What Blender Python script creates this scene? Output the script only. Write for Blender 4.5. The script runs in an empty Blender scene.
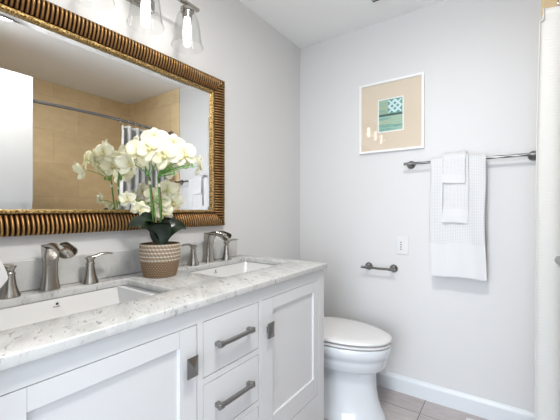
import bpy, bmesh, math, random
from math import sin, cos, pi, radians, atan2, sqrt
from mathutils import Vector, Matrix, noise as mnoise
C = bpy.context.scene.collection
random.seed(7)

# ------------------------------------------------------------------ camera
cam = bpy.data.cameras.new('camera'); camo = bpy.data.objects.new('camera', cam); C.objects.link(camo)
camo.location = (1.3295, 0.0, 1.172); camo.rotation_euler = (pi/2, 0, radians(34.84))
cam.sensor_width = 36; cam.lens = 326.5*36/560; cam.shift_y = 0.59/560; cam.clip_start = .02
bpy.context.scene.camera = camo
# ------------------------------------------------------------------ world, big lights, exposure
w = bpy.data.worlds.new('world'); bpy.context.scene.world = w; w.use_nodes = True
w.node_tree.nodes['Background'].inputs[0].default_value = (.80, .90, 1.0, 1)
w.node_tree.nodes['Background'].inputs[1].default_value = 1.6
def area(name, loc, rot, sx, sy, power, col):
    l = bpy.data.lights.new(name, 'AREA'); l.shape = 'RECTANGLE'; l.size = sx; l.size_y = sy; l.energy = power; l.color = col
    o = bpy.data.objects.new(name, l); C.objects.link(o); o.location = loc; o.rotation_euler = rot; return o
DAY = area('hall_daylight', (1.05, -2.6, 1.35), (radians(90), 0, 0), 2.2, 2.2, 92, (.83, .91, 1.0))
vs = bpy.context.scene.view_settings
vs.view_transform = 'Standard'; vs.look = 'None'; vs.gamma = 1; vs.exposure = 0.33; vs.use_curve_mapping = False
CEIL_FILL_POWER = 13
BULB = 6.5

# ------------------------------------------------------------------ materials
def mat(name, col=(.8,.8,.8), rough=.5, metal=0, **kw):
    m = bpy.data.materials.new(name); m.use_nodes = True
    b = m.node_tree.nodes['Principled BSDF']
    b.inputs['Base Color'].default_value = (*col, 1); b.inputs['Roughness'].default_value = rough; b.inputs['Metallic'].default_value = metal
    for k, v in kw.items(): b.inputs[k.replace('_', ' ')].default_value = v
    return m
def N(m, t, **kw):
    n = m.node_tree.nodes.new(t)
    for k, v in kw.items(): setattr(n, k, v)
    return n
def L(m, a, b): m.node_tree.links.new(a, b)
def P(m): return m.node_tree.nodes['Principled BSDF']
def coords(m, scale=(1,1,1), rot=(0,0,0), loc=(0,0,0)):
    g = N(m, 'ShaderNodeNewGeometry'); mp = N(m, 'ShaderNodeMapping')
    mp.inputs['Scale'].default_value = scale; mp.inputs['Rotation'].default_value = rot; mp.inputs['Location'].default_value = loc
    L(m, g.outputs['Position'], mp.inputs['Vector']); return mp.outputs['Vector']
def noise(m, vec, scale, detail=4, rough=.5, dist=0):
    n = N(m, 'ShaderNodeTexNoise'); n.inputs['Scale'].default_value = scale; n.inputs['Detail'].default_value = detail
    n.inputs['Roughness'].default_value = rough; n.inputs['Distortion'].default_value = dist; L(m, vec, n.inputs['Vector']); return n.outputs['Fac']
def ramp(m, fac, stops):
    r = N(m, 'ShaderNodeValToRGB'); e = r.color_ramp.elements
    while len(e) < len(stops): e.new(.5)
    for i, (p, c) in enumerate(stops):
        e[i].position = p; e[i].color = (*c, 1) if len(c) == 3 else c
    L(m, fac, r.inputs[0]); return r.outputs[0]
def mix(m, f, a, b, bt='MIX'):
    x = N(m, 'ShaderNodeMix', data_type='RGBA', blend_type=bt)
    for s, v in ((0, f), (6, a), (7, b)):
        if hasattr(v, 'links'): L(m, v, x.inputs[s])
        else: x.inputs[s].default_value = v if s == 0 else (*v, 1)
    return x.outputs[2]
def mathn(m, op, a, b=None):
    x = N(m, 'ShaderNodeMath', operation=op)
    for s, v in ((0, a), (1, b)):
        if v is None: continue
        if hasattr(v, 'links'): L(m, v, x.inputs[s])
        else: x.inputs[s].default_value = v
    return x.outputs[0]
def bump(m, h, strength=.2, dist=.002):
    b = N(m, 'ShaderNodeBump'); b.inputs['Strength'].default_value = strength; b.inputs['Distance'].default_value = dist
    L(m, h, b.inputs['Height']); L(m, b.outputs[0], P(m).inputs['Normal'])

def paint(name, col, rough=.6, b=.12):
    m = mat(name, col, rough); v = coords(m); c = noise(m, v, 3, 3)
    L(m, mix(m, c, tuple(x*.985 for x in col), tuple(min(1, x*1.01) for x in col)), P(m).inputs['Base Color'])
    bump(m, noise(m, v, 260, 3), b, .001); return m
M_wall = paint('wall_paint', (.70, .695, .695))
M_ceil = paint('ceiling_paint', (.93, .93, .925), .8)
M_cab = paint('cabinet_paint', (.675, .68, .69), .35, .04)
M_trim = paint('trim_paint', (.73, .76, .79), .35, .03)
M_door = paint('door_paint', (.48, .48, .475), .4, .03)
M_basin = mat('sink_porcelain', (.70,.70,.695), .10)
M_porc = mat('porcelain', (.70, .73, .76), .08, 0, Coat_Weight=.3)
M_lid = mat('toilet_lid_plastic', (.76, .755, .75), .18)
M_plastic = mat('white_plastic', (.74, .74, .75), .35)
M_dark = mat('dark_plastic', (.03, .03, .035), .4)
M_gap = mat('cabinet_inside', (.35, .35, .36), .8)

def marble(name, dark=1.0, base=(.565,.565,.555)):
    m = mat(name, base, .16)
    v = coords(m, (1,1,1), (0, 0, radians(28)))
    g = N(m, 'ShaderNodeMapping'); g.inputs['Scale'].default_value = (1, 2.9, 1.6); L(m, v, g.inputs['Vector']); gv = g.outputs[0]
    n1 = noise(m, gv, 6, 8, .6, .5)
    c1 = ramp(m, n1, [(.36, tuple(x*.85 for x in base)), (.50, base), (.7, tuple(min(.9, x*1.06) for x in base))])
    n2 = noise(m, gv, 27, 7, .68, .8)
    f2 = ramp(m, n2, [(.35, (1,1,1)), (.39, (.45,.45,.45)), (.445, (0,0,0))])
    c2 = mix(m, mathn(m, 'MULTIPLY', f2, .95*dark), c1, (.19,.185,.18))
    n4 = noise(m, gv, 90, 3, .6, .3)
    c2 = mix(m, mathn(m, 'MULTIPLY', ramp(m, n4, [(.32, (1,1,1)), (.42, (0,0,0))]), .35*dark), c2, (.35,.345,.34))
    n3 = noise(m, v, 3.1, 10, .55, 1.3)
    vein = ramp(m, mathn(m, 'ABSOLUTE', mathn(m, 'SUBTRACT', n3, .5)), [(0, (1,1,1)), (.012, (.4,.4,.4)), (.035, (0,0,0))])
    c3 = mix(m, mathn(m, 'MULTIPLY', vein, .22*dark), c2, (.42,.42,.42))
    L(m, c3, P(m).inputs['Base Color']); return m
M_marble = marble('carrara_marble', .85)
M_splash = marble('backsplash_marble', .12, (.58,.58,.565))

def nickel(name, col=(.42,.40,.37), rough=.25):
    m = mat(name, col, rough, 1.0); v = coords(m, (30, 30, 400)); bump(m, noise(m, v, 3, 2), .06, .001); return m
M_nickel = nickel('brushed_nickel')
M_pewter = nickel('brushed_pewter', (.30,.295,.29), .36)
M_barmetal = nickel('dark_brushed_nickel', (.25,.245,.24), .3)
M_chrome = mat('polished_nickel', (.75,.74,.72), .12, 1.0)

# antique gold mirror frame: colour painted per vertex by rib crest / groove (glaze rubbed off the crests)
M_gold = mat('antique_gold', (.5,.3,.1), .38, .75)
_a = N(M_gold, 'ShaderNodeAttribute', attribute_name='Col')
_n = noise(M_gold, coords(M_gold), 40, 5, .6)
L(M_gold, mix(M_gold, .55, _a.outputs['Color'], ramp(M_gold, _n, [(.3, (.35,.3,.28)), (.65, (1,1,1))]), 'MULTIPLY'), P(M_gold).inputs['Base Color'])
M_bead = mat('gold_leaf_bead', (.5,.36,.14), .35, .8)
_n = noise(M_bead, coords(M_bead), 190, 3, .7)
L(M_bead, ramp(M_bead, _n, [(.38, (.045,.022,.008)), (.5, (.40,.25,.08)), (.64, (.80,.60,.28))]), P(M_bead).inputs['Base Color']); bump(M_bead, _n, .8, .003)
M_mirror = mat('mirror_silver', (.90,.905,.90), .004, 1.0)

# travertine tile, running bond in the wall's plane
def tile(name, axis):
    m = mat(name, (.5,.38,.22), .35)
    g = N(m, 'ShaderNodeNewGeometry'); s = N(m, 'ShaderNodeSeparateXYZ'); L(m, g.outputs['Position'], s.inputs[0])
    c = N(m, 'ShaderNodeCombineXYZ'); L(m, s.outputs[axis], c.inputs[0]); L(m, mathn(m, 'ADD', s.outputs[2], .01), c.inputs[1])
    b = N(m, 'ShaderNodeTexBrick'); b.offset = .5; b.inputs['Scale'].default_value = 1; b.inputs['Brick Width'].default_value = .46
    b.inputs['Row Height'].default_value = .33; b.inputs['Mortar Size'].default_value = .0016; b.inputs['Mortar Smooth'].default_value = .1
    b.inputs['Color1'].default_value = (.88,.70,.43,1); b.inputs['Color2'].default_value = (.76,.585,.35,1); b.inputs['Mortar'].default_value = (.64,.50,.32,1)
    b.inputs['Bias'].default_value = -.2
    L(m, c.outputs[0], b.inputs['Vector'])
    n = noise(m, coords(m, (1, 1, 2.2)), 7, 9, .62, .4)
    cc = mix(m, .55, b.outputs['Color'], ramp(m, n, [(.3, (.78,.74,.68)), (.68, (1.0,1.0,1.0))]), 'MULTIPLY')
    L(m, cc, P(m).inputs['Base Color']); bump(m, noise(m, coords(m), 60, 4), .05, .001); return m
M_tileY = tile('travertine_tile_long_wall', 1); M_tileX = tile('travertine_tile_end_wall', 0)

# floor: stone-look porcelain planks in a straight grid
M_floor = mat('floor_tile', (.4,.35,.33), .38)
_b = N(M_floor, 'ShaderNodeTexBrick'); _b.offset = 0; _b.inputs['Scale'].default_value = 1; _b.inputs['Brick Width'].default_value = .61
_b.inputs['Row Height'].default_value = .305; _b.inputs['Mortar Size'].default_value = .0022; _b.inputs['Bias'].default_value = 0
_b.inputs['Color1'].default_value = (.60,.555,.56,1); _b.inputs['Color2'].default_value = (.52,.475,.475,1); _b.inputs['Mortar'].default_value = (.15,.13,.125,1)
L(M_floor, coords(M_floor, (1,1,1), (0,0,0), (-.305, -.179+.0, 0)), _b.inputs['Vector'])
_n = noise(M_floor, coords(M_floor, (1.2, 7, 1)), 9, 8, .6, .5)
L(M_floor, mix(M_floor, .6, _b.outputs['Color'], ramp(M_floor, _n, [(.3, (.62,.56,.53)), (.7, (1,1,1))]), 'MULTIPLY'), P(M_floor).inputs['Base Color'])

# fabrics
def terry(name, waffle, col=(.80,.80,.81)):
    m = mat(name, col, .95, 0, Sheen_Weight=.25); g = N(m, 'ShaderNodeNewGeometry'); s = N(m, 'ShaderNodeSeparateXYZ'); L(m, g.outputs['Position'], s.inputs[0])
    if waffle:
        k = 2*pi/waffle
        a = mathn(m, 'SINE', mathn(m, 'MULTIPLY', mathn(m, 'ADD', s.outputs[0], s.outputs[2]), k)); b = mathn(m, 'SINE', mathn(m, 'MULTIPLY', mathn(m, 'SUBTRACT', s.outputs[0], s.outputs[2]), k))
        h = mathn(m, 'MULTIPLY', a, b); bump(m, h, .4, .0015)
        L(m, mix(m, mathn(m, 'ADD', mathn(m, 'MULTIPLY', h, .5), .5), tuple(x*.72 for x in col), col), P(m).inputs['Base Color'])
    else:
        bump(m, noise(m, coords(m), 500, 3), .5, .002)
    return m
M_waffle = terry('waffle_terry', .017); M_waffle_small = terry('small_waffle_terry', .014); M_terry = terry('plain_terry', 0, (.72,.72,.73))
M_curtain = mat('curtain_cotton', (.57,.57,.555), .9, 0, Sheen_Weight=.1)
_g = N(M_curtain, 'ShaderNodeNewGeometry'); _s = N(M_curtain, 'ShaderNodeSeparateXYZ'); L(M_curtain, _g.outputs['Position'], _s.inputs[0])
_h = mathn(M_curtain, 'MULTIPLY', mathn(M_curtain, 'SINE', mathn(M_curtain, 'MULTIPLY', _s.outputs[2], 2*pi/.012)), mathn(M_curtain, 'SINE', mathn(M_curtain, 'MULTIPLY', _s.outputs[1], 2*pi/.010)))
bump(M_curtain, _h, .16, .0012)

M_petal = mat('orchid_petal', (.88,.86,.74), .55, 0, Subsurface_Weight=.25); P(M_petal).inputs['Subsurface Radius'].default_value = (.02,.02,.012)
_a = N(M_petal, 'ShaderNodeAttribute', attribute_name='Col'); L(M_petal, _a.outputs['Color'], P(M_petal).inputs['Base Color'])
M_lip = mat('orchid_lip', (.78,.68,.33), .5)
M_stem = mat('orchid_stem_green', (.10,.26,.05), .4)
M_branch = mat('orchid_branch_green', (.16,.40,.08), .4)
M_spike = mat('orchid_stake_brown', (.14,.075,.045), .6)
M_tie = mat('stem_tie', (.72,.70,.55), .6)
M_leaf = mat('orchid_leaf', (.012,.028,.014), .28)
L(M_leaf, ramp(M_leaf, noise(M_leaf, coords(M_leaf), 30, 3), [(.3, (.004,.010,.005)), (.7, (.012,.028,.013))]), P(M_leaf).inputs['Base Color'])
M_moss = mat('pot_moss', (.035,.03,.018), .9)
M_pot = mat('woven_seagrass', (.4,.3,.2), .75); _a = N(M_pot, 'ShaderNodeAttribute', attribute_name='Col'); L(M_pot, _a.outputs['Color'], P(M_pot).inputs['Base Color'])
M_frame = mat('white_lacquer', (.86,.86,.86), .3)
M_mat = mat('beige_mat_board', (.70,.60,.475), .85)
M_matcore = mat('white_mat_bevel', (.85,.86,.85), .8)

def glass(name, amt=.0, tint=(1,1,1)):
    # thin clear glass: see-through with a mirror reflection that grows at grazing angles
    m = bpy.data.materials.new(name); m.use_nodes = True; nt = m.node_tree; nt.nodes.clear()
    o = nt.nodes.new('ShaderNodeOutputMaterial'); t = nt.nodes.new('ShaderNodeBsdfTransparent'); t.inputs[0].default_value = (*tint, 1)
    g = nt.nodes.new('ShaderNodeBsdfGlossy'); g.inputs['Roughness'].default_value = .03
    lw = nt.nodes.new('ShaderNodeLayerWeight'); f = nt.nodes.new('ShaderNodeMath'); f.operation = 'POWER'; f.inputs[1].default_value = 5
    nt.links.new(lw.outputs['Facing'], f.inputs[0])
    x = nt.nodes.new('ShaderNodeMixShader'); a = nt.nodes.new('ShaderNodeMath'); a.operation = 'ADD'; a.inputs[1].default_value = amt; a.use_clamp = True
    nt.links.new(f.outputs[0], a.inputs[0]); nt.links.new(a.outputs[0], x.inputs[0]); nt.links.new(t.outputs[0], x.inputs[1]); nt.links.new(g.outputs[0], x.inputs[2]); nt.links.new(x.outputs[0], o.inputs[0])
    return m
M_shade = glass('clear_shade_glass', .035, (.965,.97,.97)); M_pane = glass('picture_glass', .04)
def emit(name, col, s):
    m = mat(name, col, .4); P(m).inputs['Emission Color'].default_value = (*col, 1); P(m).inputs['Emission Strength'].default_value = s; return m
M_bulb = emit('lit_bulb', (1,.94,.86), BULB); M_diff = emit('fill_light_diffuser', (1,.97,.93), 26)  # diffuser glow belongs to the added ceiling fill light

# ------------------------------------------------------------------ helpers
BASE = {}
def obj(name, bm, m, parent=None, smooth=None, bevel=0, seg=2, recalc=True):
    if recalc: bmesh.ops.recalc_face_normals(bm, faces=bm.faces)
    me = bpy.data.meshes.new(name)
    for f in bm.faces: f.smooth = smooth is not None
    o = bpy.data.objects.new(name, me); C.objects.link(o)
    if parent is not None:
        base = BASE[parent.name]; o.parent = parent
    else:
        xs = [v.co for v in bm.verts]
        base = Vector(((min(v.x for v in xs)+max(v.x for v in xs))/2, (min(v.y for v in xs)+max(v.y for v in xs))/2, min(v.z for v in xs)))
        o.location = base
    BASE[o.name] = base.copy()
    for v in bm.verts: v.co -= base
    bm.to_mesh(me); bm.free()
    for mm in (m if isinstance(m, (list, tuple)) else [m]): me.materials.append(mm)
    if smooth: me.set_sharp_from_angle(angle=radians(smooth))
    if bevel:
        md = o.modifiers.new('bevel', 'BEVEL'); md.width = bevel; md.segments = seg; md.limit_method = 'ANGLE'; md.angle_limit = radians(35)
    return o
def thing(name, loc, label, cat, group=None):
    o = bpy.data.objects.new(name, None); C.objects.link(o); o.location = loc; o.empty_display_size = .05
    BASE[o.name] = Vector(loc); o['label'] = label; o['category'] = cat
    if group: o['group'] = group
    return o
def tag(o, label, cat, group=None):
    o['label'] = label; o['category'] = cat
    if group: o['group'] = group
    return o
def struct(o): o['kind'] = 'structure'; return o
def B(): return bmesh.new()
def box(bm, x0, x1, y0, y1, z0, z1):
    v = [bm.verts.new(p) for p in ((x0,y0,z0),(x1,y0,z0),(x1,y1,z0),(x0,y1,z0),(x0,y0,z1),(x1,y0,z1),(x1,y1,z1),(x0,y1,z1))]
    for f in ((0,3,2,1),(4,5,6,7),(0,1,5,4),(1,2,6,5),(2,3,7,6),(3,0,4,7)): bm.faces.new([v[i] for i in f])
    return bm
def bx(*a): return box(B(), *a)
def loft(bm, rings, closed=True, caps=True):
    vr = [[bm.verts.new(p) for p in r] for r in rings]; n = len(rings[0])
    for a, b in zip(vr, vr[1:]):
        for i in range(n if closed else n-1): bm.faces.new((a[i], a[(i+1) % n], b[(i+1) % n], b[i]))
    if caps and closed: bm.faces.new(vr[0][::-1]); bm.faces.new(vr[-1])
    return vr
def lathe(bm, prof, c=(0,0,0), n=32, axis='z', caps=True):
    def pt(r, h, t):
        a, b = r*cos(t), r*sin(t)
        p = {'z': (a, b, h), 'x': (h, a, b), 'y': (a, h, b)}[axis]
        return (c[0]+p[0], c[1]+p[1], c[2]+p[2])
    return loft(bm, [[pt(max(r, 1e-4), h, 2*pi*i/n) for i in range(n)] for r, h in prof], True, caps)
def tube(bm, pts, rad, n=12, shape=None, up=Vector((0,0,1)), caps=True):
    pts = [Vector(p) for p in pts]; rings = []
    for i, p in enumerate(pts):
        t = (pts[min(i+1, len(pts)-1)]-pts[max(i-1, 0)]).normalized()
        u = up if abs(t.dot(up)) < .97 else Vector((0,1,0))
        s = t.cross(u).normalized(); u2 = s.cross(t)
        r = rad[i] if isinstance(rad, (list, tuple)) else rad
        ra, rb = r if isinstance(r, (list, tuple)) else (r, r)
        if shape: rings.append([p + s*(a*ra) + u2*(b*rb) for a, b in shape])
        else: rings.append([p + s*(cos(2*pi*k/n)*ra) + u2*(sin(2*pi*k/n)*rb) for k in range(n)])
    return loft(bm, rings, True, caps)
def bez(p0, p1, p2, p3, n=12):
    p0, p1, p2, p3 = map(Vector, (p0, p1, p2, p3)); out = []
    for i in range(n+1):
        t = i/n; out.append(p0*(1-t)**3+p1*3*t*(1-t)**2+p2*3*t*t*(1-t)+p3*t**3)
    return out
def rrect(x0, x1, y0, y1, r, n=5):
    out = []
    for cx, cy, a0 in ((x1-r, y1-r, 0), (x0+r, y1-r, pi/2), (x0+r, y0+r, pi), (x1-r, y0+r, 3*pi/2)):
        for i in range(n+1): a = a0+pi/2*i/n; out.append((cx+r*cos(a), cy+r*sin(a)))
    return out
def setcol(bm_obj, fn):
    me = bm_obj.data; a = me.color_attributes.new('Col', 'FLOAT_COLOR', 'POINT'); return a

# ------------------------------------------------------------------ the room
YB = 2.185; H = 2.44; XT = 1.475; XR = 2.40
struct(obj('floor', bx(-.1, 2.5, -.9, 2.285, -.1, 0), M_floor))
struct(obj('ceiling', bx(-.1, 2.5, -.02, 2.285, H, H+.1), M_ceil))
struct(obj('wall_left', bx(-.1, 0, -.02, 2.285, 0, H), M_wall))
struct(obj('wall_back', bx(0, 2.5, YB, 2.285, 0, H), M_wall))
struct(obj('wall_right', bx(XR, 2.5, .62, YB, 0, H), M_tileY))
struct(obj('wall_entry', bx(1.54, 2.5, -.02, .62, 0, H), M_wall))
bm = B(); box(bm, 0, .62, -.02, .1, 0, H); box(bm, .62, 1.54, -.02, .1, 2.15, H)
struct(obj('wall_front', bm, M_wall))
struct(obj('trim_1', bx(XT, XR, YB-.011, YB, 0, H), M_tileX, bevel=.002))
struct(obj('trim_2', bx(1.60, XR, .62, .631, 0, H), M_tileX, bevel=.002))
def baseb(name, rings):
    bm = B(); loft(bm, rings); return struct(obj(name, bm, M_trim))
prof = [(0,0), (.015,0), (.015,.082), (.012,.090), (.007,.096), (.004,.104), (0,.104)]
baseb('baseboard_back', [[(x, YB-d, z) for d, z in prof] for x in (.0, XT)])
baseb('baseboard_left', [[(d, y, z) for d, z in prof] for y in (1.505, YB-.016)])
# open white entry door, parked along the tub with its lever
bm = bx(1.468, 1.503, .115, .905, .012, 2.125)
door = struct(obj('door_1', bm, M_door, bevel=.002))
bm = B(); lathe(bm, [(.026, 0), (.026, -.008), (.012, -.010), (.011, -.050)], (1.4678, .845, 1.075), 20, 'x')
tube(bm, bez((1.419, .852, 1.075), (1.410, .82, 1.078), (1.412, .79, 1.078), (1.414, .73, 1.070)), [(.009, .009)]*6+[(.007, .009)]*7, 10)
obj('door_handle', bm, M_pewter, door, smooth=40)

# ceiling exhaust grille
t = thing('ceiling_vent', (.81, 1.78, H-.016), 'white square exhaust fan grille set in the ceiling above the toilet', 'vent')
bm = B(); loft(bm, [[(x, y, z) for x, y in rrect(.66-e, .96+e, 1.63-e, 1.93+e, .012)] for z, e in ((H-.001, 0), (H-.012, 0), (H-.016, -.006))])
obj('cover', bm, M_plastic, t, smooth=30)
bm = B()
for i in range(13): box(bm, .668, .952, 1.645+i*.0228, 1.655+i*.0228, H-.0185, H-.0155)
obj('slot_panel', bm, mat('vent_shadow_grey', (.07,.07,.07), .7), t)

# added ceiling fill light, kept out of view, brightens tile, walls and ceiling
t = thing('added_ceiling_fill', (1.14, .64, H), 'added unseen ceiling fill light, round with white diffuser, above the open floor in front of the vanity', 'lamp')
bm = B(); lathe(bm, [(.15, 0), (.155, -.02), (.15, -.026)], (1.14, .64, H-.001), 40); obj('rim', bm, M_nickel, t, smooth=40)
bm = B(); lathe(bm, [(.148, -.02), (.14, -.035), (.11, -.05), (.06, -.058), (0, -.06)], (1.14, .64, H-.001), 40); obj('diffuser', bm, M_diff, t, smooth=60)
l = bpy.data.lights.new('added_ceiling_fill_light', 'AREA'); l.shape = 'DISK'; l.size = .30; l.energy = CEIL_FILL_POWER; l.color = (1, .965, .925)
lo = bpy.data.objects.new('added_ceiling_fill_light', l); C.objects.link(lo); lo.location = (1.14, .64, H-.07)

# ------------------------------------------------------------------ bathtub + shower rod + curtain (right of the camera)
t = thing('bathtub', (2.0, 1.4, 0), 'white alcove bathtub behind the shower curtain', 'bathtub')
bm = B(); rings = []
for (dx, dy, z) in ((0,0,0), (0,0,.44), (.0,.0,.455), (.01,.01,.46), (.075,.09,.46), (.10,.13,.42), (.15,.22,.14), (.19,.27,.10)):
    rings.append([(x, y, z) for x, y in rrect(1.62+dx, 2.395-dx, .635+dy, 2.17-dy, .012 if dx < .05 else .09, 6)])
loft(bm, rings); obj('basin', bm, M_porc, t, smooth=40)
bm = B(); lathe(bm, [(.03, .101), (.03, .104), (0, .105)], (2.0, .98, 0), 20); obj('drain', bm, M_chrome, t)

def rodx(y):   # curved rod, bowed towards the room
    s = (y-.63)/(2.175-.63); return 1.60-.100*sin(pi*s)**.9 if 0 < s < 1 else 1.60
ZR = 1.975
t = thing('shower_curtain_rod', (1.52, 1.4, ZR), 'curved brushed metal shower curtain rod spanning the tiled tub alcove', 'curtain rod')
bm = B(); tube(bm, [(rodx(.634+i*(2.17-.634)/50), .634+i*(2.17-.634)/50, ZR) for i in range(51)], .0125, 14); obj('rod', bm, M_barmetal, t, smooth=50)
for y, s in ((.6315, 1), (YB-.0115, -1)):
    bm = B(); lathe(bm, [(.036, 0), (.036, .006*s), (.026, .014*s), (.02, .03*s), (.014, .034*s)], (1.60, y, ZR), 24, 'y'); obj('flange', bm, M_barmetal, t, smooth=40)
Y0, Y1, NF = 1.555, 2.075, 7
def curt(u, z):
    # u along the bunched cloth 0..1
    k = (1.93-z)/1.9; y = Y0+(Y1-Y0)*u-.07*k*(1-u)
    amp = .032+.002*min(1, k*2.2)+.006*sin(9*u+2*k)
    ph = 2*pi*NF*u + .5*sin(5*u*pi+k*2)
    x = rodx(y)-.031 - amp*(1-2*abs(sin(ph/2))**2.4) - .006*min(1, max(0, k*4)) * (1-u)**2 - .006*k
    if z < 1.880 and u < .12: x -= .010*(1-u/.12)
    return (x, y + .009*sin(2*ph+.4)*min(1, .3+k*2), z)
NU, NZ = 240, 46
bm = B(); zs = [1.925-(1.925-.09)*(j/NZ)**1.15 for j in range(NZ+1)]
zs = sorted(set(zs+[1.883, 1.877]), reverse=True)
g = [[bm.verts.new(curt(i/NU, z)) for i in range(NU+1)] for z in zs]
for a, b in zip(g, g[1:]):
    for i in range(NU): bm.faces.new((a[i], a[i+1], b[i+1], b[i]))
cu = obj('shower_curtain', bm, M_curtain, smooth=80)
md = cu.modifiers.new('thick', 'SOLIDIFY'); md.thickness = .0025; md.offset = 0
tag(cu, 'white waffle shower curtain hanging in folds, bunched beside the towel bar', 'shower curtain')
for i in range(NF+1):
    u = min(1, max(.0, (i)/NF)); y = Y0+(Y1-Y0)*u+.002; x = rodx(y)
    bm = B(); tube(bm, [(x+.0215*cos(a)*1.0, y+.003*sin(a*.5), ZR-.006+.0285*sin(a)) for a in [2*pi*k/20 for k in range(21)]], .0018, 6)
    places = 'end nearest the camera' if i == 0 else 'end nearest the wall' if i == NF else ''
    tag(obj('curtain_ring', bm, M_chrome, smooth=60), 'metal ring on the shower rod, ' + places if places else 'metal ring on the shower rod along the middle of the curtain', 'curtain ring', 'metal rings holding the shower curtain')

# ------------------------------------------------------------------ vanity cabinet
YL, YE, XF = .118, 1.498, .56; ZC = .880; CT = .905; Tc = XF-.02
t = van = thing('vanity_cabinet', (.28, .828, 0), 'white double sink vanity cabinet with shaker doors and three drawers', 'cabinet')
cols = [(.172, .669), (.690, .966), (.985, 1.442)]
dr = [(.652, .829), (.457, .632), (.262, .437)]
bm = B()   # carcass: sides, bottom, back
box(bm, .006, Tc, YE-.02, YE, .0, ZC); box(bm, .006, Tc, YL, YL+.02, .0, ZC); box(bm, .006, Tc-.0, YL+.02, YE-.02, .20, .22); box(bm, .006, .02, YL+.02, YE-.02, .22, ZC)
box(bm, .02, Tc, .672, .687, .22, ZC); box(bm, .02, Tc, .968, .983, .22, ZC)
obj('body', bm, M_cab, t)
bm = B()
for y0, y1 in ((YL, .172), (.669, .690), (.966, .985), (1.442, YE)): box(bm, Tc, XF, y0, y1, 0 if y0 in (YL, 1.442) else .262, ZC)
for y0, y1 in cols: box(bm, Tc, XF-.0002, y0, y1, .829, ZC)
box(bm, Tc, XF-.0002, .172, 1.442, .12, .262)
for z0, z1 in ((.632, .652), (.437, .457)): box(bm, Tc, XF-.0002, .690, .966, z0, z1)
obj('face_frame', bm, M_cab, t)
G = .0024
def knob(y, z, parent):
    bm = B(); tube(bm, [(XF-.001, y, z), (XF+.014, y, z)], [(.007, .012)]*2, 8, shape=[(-1,-1),(1,-1),(1,1),(-1,1)])
    w_, h_ = .0195, .030; p = [[(x, y+a*w_*s, z+b*h_*s) for a, b in ((-1,-1),(1,-1),(1,1),(-1,1))] for x, s in ((XF+.013, .92), (XF+.0165, 1), (XF+.0185, 1), (XF+.026, .03))]
    loft(bm, p); obj('knob', bm, M_pewter, parent)
for k, (y0, y1) in enumerate((cols[0], cols[2])):
    bm = B(); a, b_, z0, z1 = y0+G, y1-G, .262+G, .829-G; fw = .062; X0 = Tc+.001
    # shaker door: one closed shell with a recessed flat panel
    ro = [(a, z0), (b_, z0), (b_, z1), (a, z1)]; i0, i1, j0, j1 = a+.033 if k == 0 else a+.070, b_-.064 if k == 0 else b_-.048, z0+fw+.026, z1-.050
    if k == 0: i0 = .241
    ri = [(i0, j0), (i1, j0), (i1, j1), (i0, j1)]
    rings = [[(X0, y, z) for y, z in ro], [(XF-.0006, y, z) for y, z in ro], [(XF-.0006, y, z) for y, z in ri], [(XF-.0096, y, z) for y, z in ri]]
    loft(bm, rings)
    d = obj('door', bm, M_cab, t, bevel=.0012, seg=1)
    # the fine joint where rails meet stiles
    for yy in (i0, i1):
        for q0, q1 in ((z0+.001, j0), (j1, z1-.001)): obj('joint_line', bx(XF-.0012, XF-.0004, yy-.0004, yy+.0004, q0, q1), M_gap, d)
    knob(.636 if k == 0 else 1.022, .715 if k == 0 else .708, d)
for z0, z1 in dr:
    d = obj('drawer', bx(Tc-.02, XF-.0004, .690+G, .966-G, z0+G, z1-G), M_cab, t, bevel=.0015)
    zc = (z0+z1)/2+.004; bm = B()
    tube(bm, [(XF+.020, .750, zc), (XF+.022, .78, zc), (XF+.022, .868, zc), (XF+.020, .900, zc)], .0066, 4, shape=[(-1,-.8),(1,-.8),(1,.8),(-1,.8)])
    for yy in (.748, .902):
        loft(bm, [[(x, yy+a*s, zc+b*s) for a, b in ((-1,-.8),(1,-.8),(1,.8),(-1,.8))] for x, s in ((XF-.001, .0085), (XF+.012, .0085), (XF+.020, .0115), (XF+.027, .0105), (XF+.030, .006))])
    obj('handle', bm, M_pewter, d, bevel=.001)

# ------------------------------------------------------------------ countertop with two cut-outs
SK = [(.225, .705, .100, .405), (.943, 1.423, .100, .395)]     # y0,y1,x0,x1
def curve_plate(name, outer, holes, z0, z1, bev, m):
    cu_ = bpy.data.curves.new(name, 'CURVE'); cu_.dimensions = '2D'; cu_.fill_mode = 'BOTH'
    cu_.extrude = (z1-z0)/2-bev; cu_.bevel_depth = bev; cu_.bevel_resolution = 2; cu_.offset = -bev
    for pts in [outer]+holes:
        s = cu_.splines.new('POLY'); s.points.add(len(pts)-1)
        for p, q in zip(s.points, pts): p.co = (q[0], q[1], 0, 1)
        s.use_cyclic_u = True
    tmp = bpy.data.objects.new('tmp', cu_); C.objects.link(tmp)
    dg = bpy.context.evaluated_depsgraph_get(); me = bpy.data.meshes.new_from_object(tmp.evaluated_get(dg))
    bm = bmesh.new(); bm.from_mesh(me); bmesh.ops.remove_doubles(bm, verts=bm.verts, dist=1e-5)
    for v in bm.verts: v.co.z += (z0+z1)/2
    bpy.data.objects.remove(tmp); bpy.data.curves.remove(cu_); bpy.data.meshes.remove(me)
    return obj(name, bm, m, smooth=50)
ct = curve_plate('countertop', rrect(.001, .578, .112, 1.504, .004, 2), [rrect(x0, x1, y0, y1, .022)[::-1] for y0, y1, x0, x1 in SK], ZC, CT, .004, M_marble)
tag(ct, 'white and grey veined marble countertop with two sink cut-outs', 'countertop')
bs = obj('backsplash', bx(.001, .018, .112, 1.440, CT+.0006, 1.006), M_splash, bevel=.0015)
tag(bs, 'low pale marble backsplash strip behind the faucets', 'backsplash')

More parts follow.
